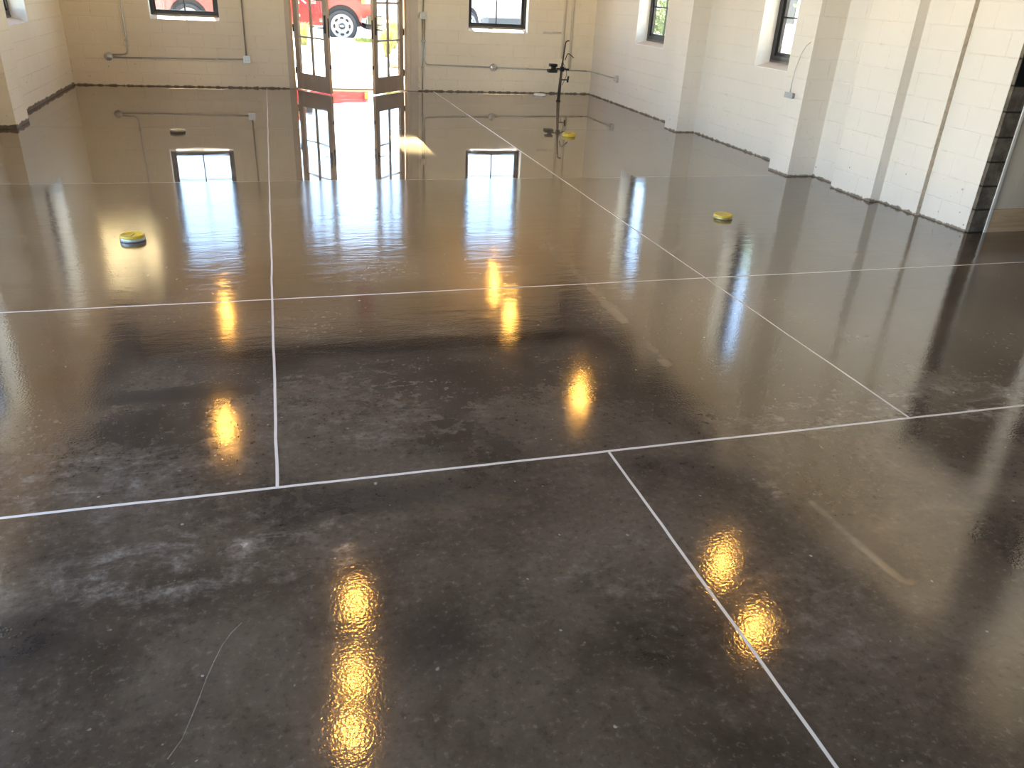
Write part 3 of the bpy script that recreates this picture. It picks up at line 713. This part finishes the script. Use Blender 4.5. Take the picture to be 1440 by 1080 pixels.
def truck(name, loc, rz, paint, label, decals):
    root = empty(name, loc, rz, label=label, cat='pickup truck')
    XF, XB = 1.95, -1.97; R = .53; HW = .96
    def arch(cx, n=14, r=R, zc=.42, z0=.42):
        return [(cx-r*math.cos(PI*i/n), max(z0, zc+r*math.sin(PI*i/n)*1.07)) for i in range(n+1)]
    prof = [(-3.0, .55), (-2.55, .50)]+arch(XB)+[(-1.40, .42), (1.36, .42)]+arch(XF)+[(2.50, .66), (2.86, .70), (2.90, 1.05), (2.84, 1.24), (2.6, 1.30), (1.35, 1.38), (1.30, 1.30), (-1.0, 1.30), (-1.02, 1.36), (-3.02, 1.36)]
    b = MB().prism(prof, -HW, HW)
    es = [e for e in b.b.edges if len(e.link_faces) == 2 and any(len(f.verts) > 6 for f in e.link_faces)]
    bmesh.ops.bevel(b.b, geom=es, offset=.03, segments=2, profile=.6, affect='EDGES')
    b.build('body', paint, root)
    c = MB(); poly = [(-1.0, 1.27), (1.32, 1.27), (.55, 1.90), (.35, 1.95), (-.75, 1.95), (-.95, 1.88)]
    c.prism(poly, -.86, .86); c.build('cab', paint, root)
    for s in (-1, 1):
        g = MB(); g.prism([(-.80, 1.38), (.08, 1.38), (.08, 1.85), (-.74, 1.85)], s*.862, s*.868); g.prism([(.16, 1.38), (1.0, 1.38), (.50, 1.83), (.16, 1.85)], s*.862, s*.868); g.pieces('side_window', 'carglass', root)
        tr = MB(); tr.box(-1.36, 1.36, s*HW-.012, s*HW+.012, .80, .83); tr.build('side_trim', paint, root)
        d = MB()
        for xx in (-.95, .12, 1.22): d.box(xx-.006, xx+.006, s*HW-.004, s*HW+.0025, .50, 1.28)
        d.pieces('door_seam', 'liner', root)
        hd = MB(); hd.box(-.78, -.60, min(s*HW, s*(HW+.03)), max(s*HW, s*(HW+.03)), 1.12, 1.16, bev=.008); hd.box(.30, .48, min(s*HW, s*(HW+.03)), max(s*HW, s*(HW+.03)), 1.12, 1.16, bev=.008); hd.pieces('door_handle', paint, root)
        mi = MB(); mi.box(.86, 1.02, min(s*.95, s*1.18), max(s*.95, s*1.18), 1.36, 1.62, bev=.02); mi.build('mirror', 'liner', root)
        st = MB(); st.box(-1.2, 1.2, min(s*.86, s*1.0), max(s*.86, s*1.0), .36, .41, bev=.01); st.build('running_board', 'liner', root)
        hl = MB(); hl.box(2.58, 2.885, min(s*.70, s*.975), max(s*.70, s*.975), 1.00, 1.22, bev=.02); hl.build('headlight', 'clearlens', root)
        mk = MB(); mk.box(2.50, 2.60, min(s*.90, s*.978), max(s*.90, s*.978), 1.0, 1.19, bev=.012); mk.build('marker_light', 'amberlens', root)
        tl = MB(); tl.box(-3.035, -2.93, min(s*.84, s*.972), max(s*.84, s*.972), .92, 1.28, bev=.01); tl.build('tail_light', 'alarm', root)
        for cx in (XF, XB):
            lin = MB(); lin.prism([(p[0], p[1]+.0) for p in arch(cx, 14, .50, .42, .40)]+[], s*.30, s*.90); lin.build('wheel_liner', 'liner', root)
            wheel_parts(root, cx, s*(HW-.10), s*-1 if False else -s)
    fb = MB(); fb.box(2.62, 3.06, -.97, .97, .47, .72, bev=.03); fb.build('front_bumper', 'chrome' if decals else 'greybumper', root)
    fv = MB(); fv.box(2.60, 2.98, -.93, .93, .36, .465, bev=.02); fv.build('front_valance', 'liner', root)
    gr = MB(); gr.box(2.86, 2.93, -.66, .66, .78, 1.20, bev=.015); gr.build('grille', 'chrome' if decals else paint, root)
    gb = MB()
    for k in range(5 if decals else 0): gb.box(2.93, 2.935, -.62, .62, .82+k*.07, .85+k*.07)
    gb.pieces('grille_opening', 'liner', root)
    ws = MB(); v = [ws.b.verts.new(p) for p in ((1.26, -.78, 1.33), (1.26, .78, 1.33), (.60, .74, 1.87), (.60, -.74, 1.87))]
    for q in v: q.co += Vector((.012, 0, .012))
    ws.b.faces.new(v); bmesh.ops.solidify(ws.b, geom=ws.b.faces[:], thickness=.008); ws.build('windscreen', 'carglass', root)
    rb = MB(); rb.box(-3.20, -3.03, -.90, .90, .48, .66, bev=.02); rb.build('rear_bumper', 'chrome', root)
    if decals:
        for s in (-1,):
            d = MB(); y0, y1 = s*HW-.0035, s*HW
            def stroke(ax, az, bx_, bz, w=.02):
                dx, dz = bx_-ax, bz-az; L = math.hypot(dx, dz); nx, nz = -dz/L*w/2, dx/L*w/2
                d.prism([(ax+nx, az+nz), (bx_+nx, bz+nz), (bx_-nx, bz-nz), (ax-nx, az-nz)], y0, y1)
            stroke(.76, 1.17, 1.02, .95, .035); stroke(.70, 1.10, .84, 1.02, .03); stroke(.92, 1.14, 1.10, 1.06, .02)
            for r_ in range(2):
                for k in range(5): d.box(1.12+k*.035, 1.14+k*.035, y0, y1, 1.00-r_*.05, 1.025-r_*.05)
            d.box(.80, .85, y0, y1, .93, .98); d.box(.80, .85, y0, y1, .62, .68)
            d.build('door_lettering', 'decal', root)
    return root
truck('pickup_truck', (0, 24.0+.96, .13), 0, 'red', 'red pickup truck parked at the kerb outside the double door', True)
tf = math.radians(-72)
truck('pickup_truck', (6.75, 29.9, .13), tf, 'whitecar', 'white pickup truck outside the right back window', False)

# ---- planting and buildings beyond the side windows
def tree(loc, h, r, label, n=2600, name='tree', trunk=.09):
    root = empty(name, loc, label=label, cat='tree' if name == 'tree' else 'shrub', group='planting around the building')
    t = MB(); t.tube([(0, 0, -.05), (.03, .02, h*.35), (.0, .05, h*.7)], trunk, 8, trunk*.5)
    for k in range(4):
        a = k*1.6; t.tube([(.02, .02, h*(.3+.08*k)), (r*.5*math.cos(a), r*.5*math.sin(a), h*(.55+.08*k))], trunk*.45, 6, trunk*.15)
    t.build('trunk', 'bark', root)
    f = MB()
    cl = [(Vector((random.gauss(0, .42)*r, random.gauss(0, .42)*r, h*(.62+random.gauss(0, .14)))), r*random.uniform(.3, .5)) for _ in range(14)]
    for _ in range(n):
        c, cr = random.choice(cl); d = Vector((random.gauss(0, 1), random.gauss(0, 1), random.gauss(0, 1))).normalized()*cr*random.uniform(.55, 1)
        p = c+d; u = Vector((random.gauss(0, 1), random.gauss(0, 1), random.gauss(0, 1))).normalized(); v = u.orthogonal().normalized(); L = r*.07
        q = [f.b.verts.new(p+u*L), f.b.verts.new(p+v*L*.5), f.b.verts.new(p-u*L), f.b.verts.new(p-v*L*.5)]; f.b.faces.new(q)
    f.build('crown', 'foliage', root)
tree((9.6, 20.0, -.02), 2.1, .9, 'green shrub outside the right window near the back corner', name='shrub', trunk=.04)
tree((11.8, 16.2, -.02), 4.6, 1.8, 'green tree outside the right window beside the junction box pier')
tree((10.6, 13.4, -.02), 1.7, .9, 'low green shrub outside the right window beside the junction box pier', name='shrub', trunk=.04)
tree((-8.5, 24.0-4, -.03), 4.5, 1.7, 'green tree outside the left window')
def house(loc, sx, sy, sz, label):
    root = empty('house', loc, label=label, cat='house')
    MB().box(-sx/2, sx/2, -sy/2, sy/2, 0, sz).build('walls', 'stucco', root)
    MB().prism([(-sy/2-.4, sz), (0, sz+1.6), (sy/2+.4, sz)], -sx/2-.4, sx/2+.4, Matrix.Rotation(R90, 4, 'Z')).build('roof', 'asphalt', root)
    for k in (-1, 0, 1):
        w = MB().box(-sx/2-.03, -sx/2, k*sy*.28-.5, k*sy*.28+.5, 1.0, 2.3).build('house_window', 'dark_frame', root)
house((24, 27, -.02), 8, 12, 3.2, 'pale house seen through the right windows')

# added narrow-beam lamps without fixtures, standing in for sun glints on floor and wall
def glint_lamp(src, dst, w, h, power):
    d = bpy.data.lights.new('added_glint_lamp', 'AREA'); d.shape = 'RECTANGLE'; d.size = w; d.size_y = h; d.energy = power; d.spread = math.radians(.35); d.color = (1, .9, .6)
    o = bpy.data.objects.new('added_glint_lamp', d); COL.objects.link(o); o.location = src
    o.rotation_euler = (Vector(dst)-Vector(src)).to_track_quat('-Z', 'Y').to_euler()
glint_lamp((1.30, 22.0, 1.42), (1.54, 9.68, 0), .40, .055, 2.4)
glint_lamp((1.30, 22.0, 1.40), (1.54, 9.18, 0), .38, .016, .7)
glint_lamp((12.0, 4.2, 1.05), (-2.66, 14.6, 2.78), .60, .75, 3.5)
bpy.context.view_layer.update()
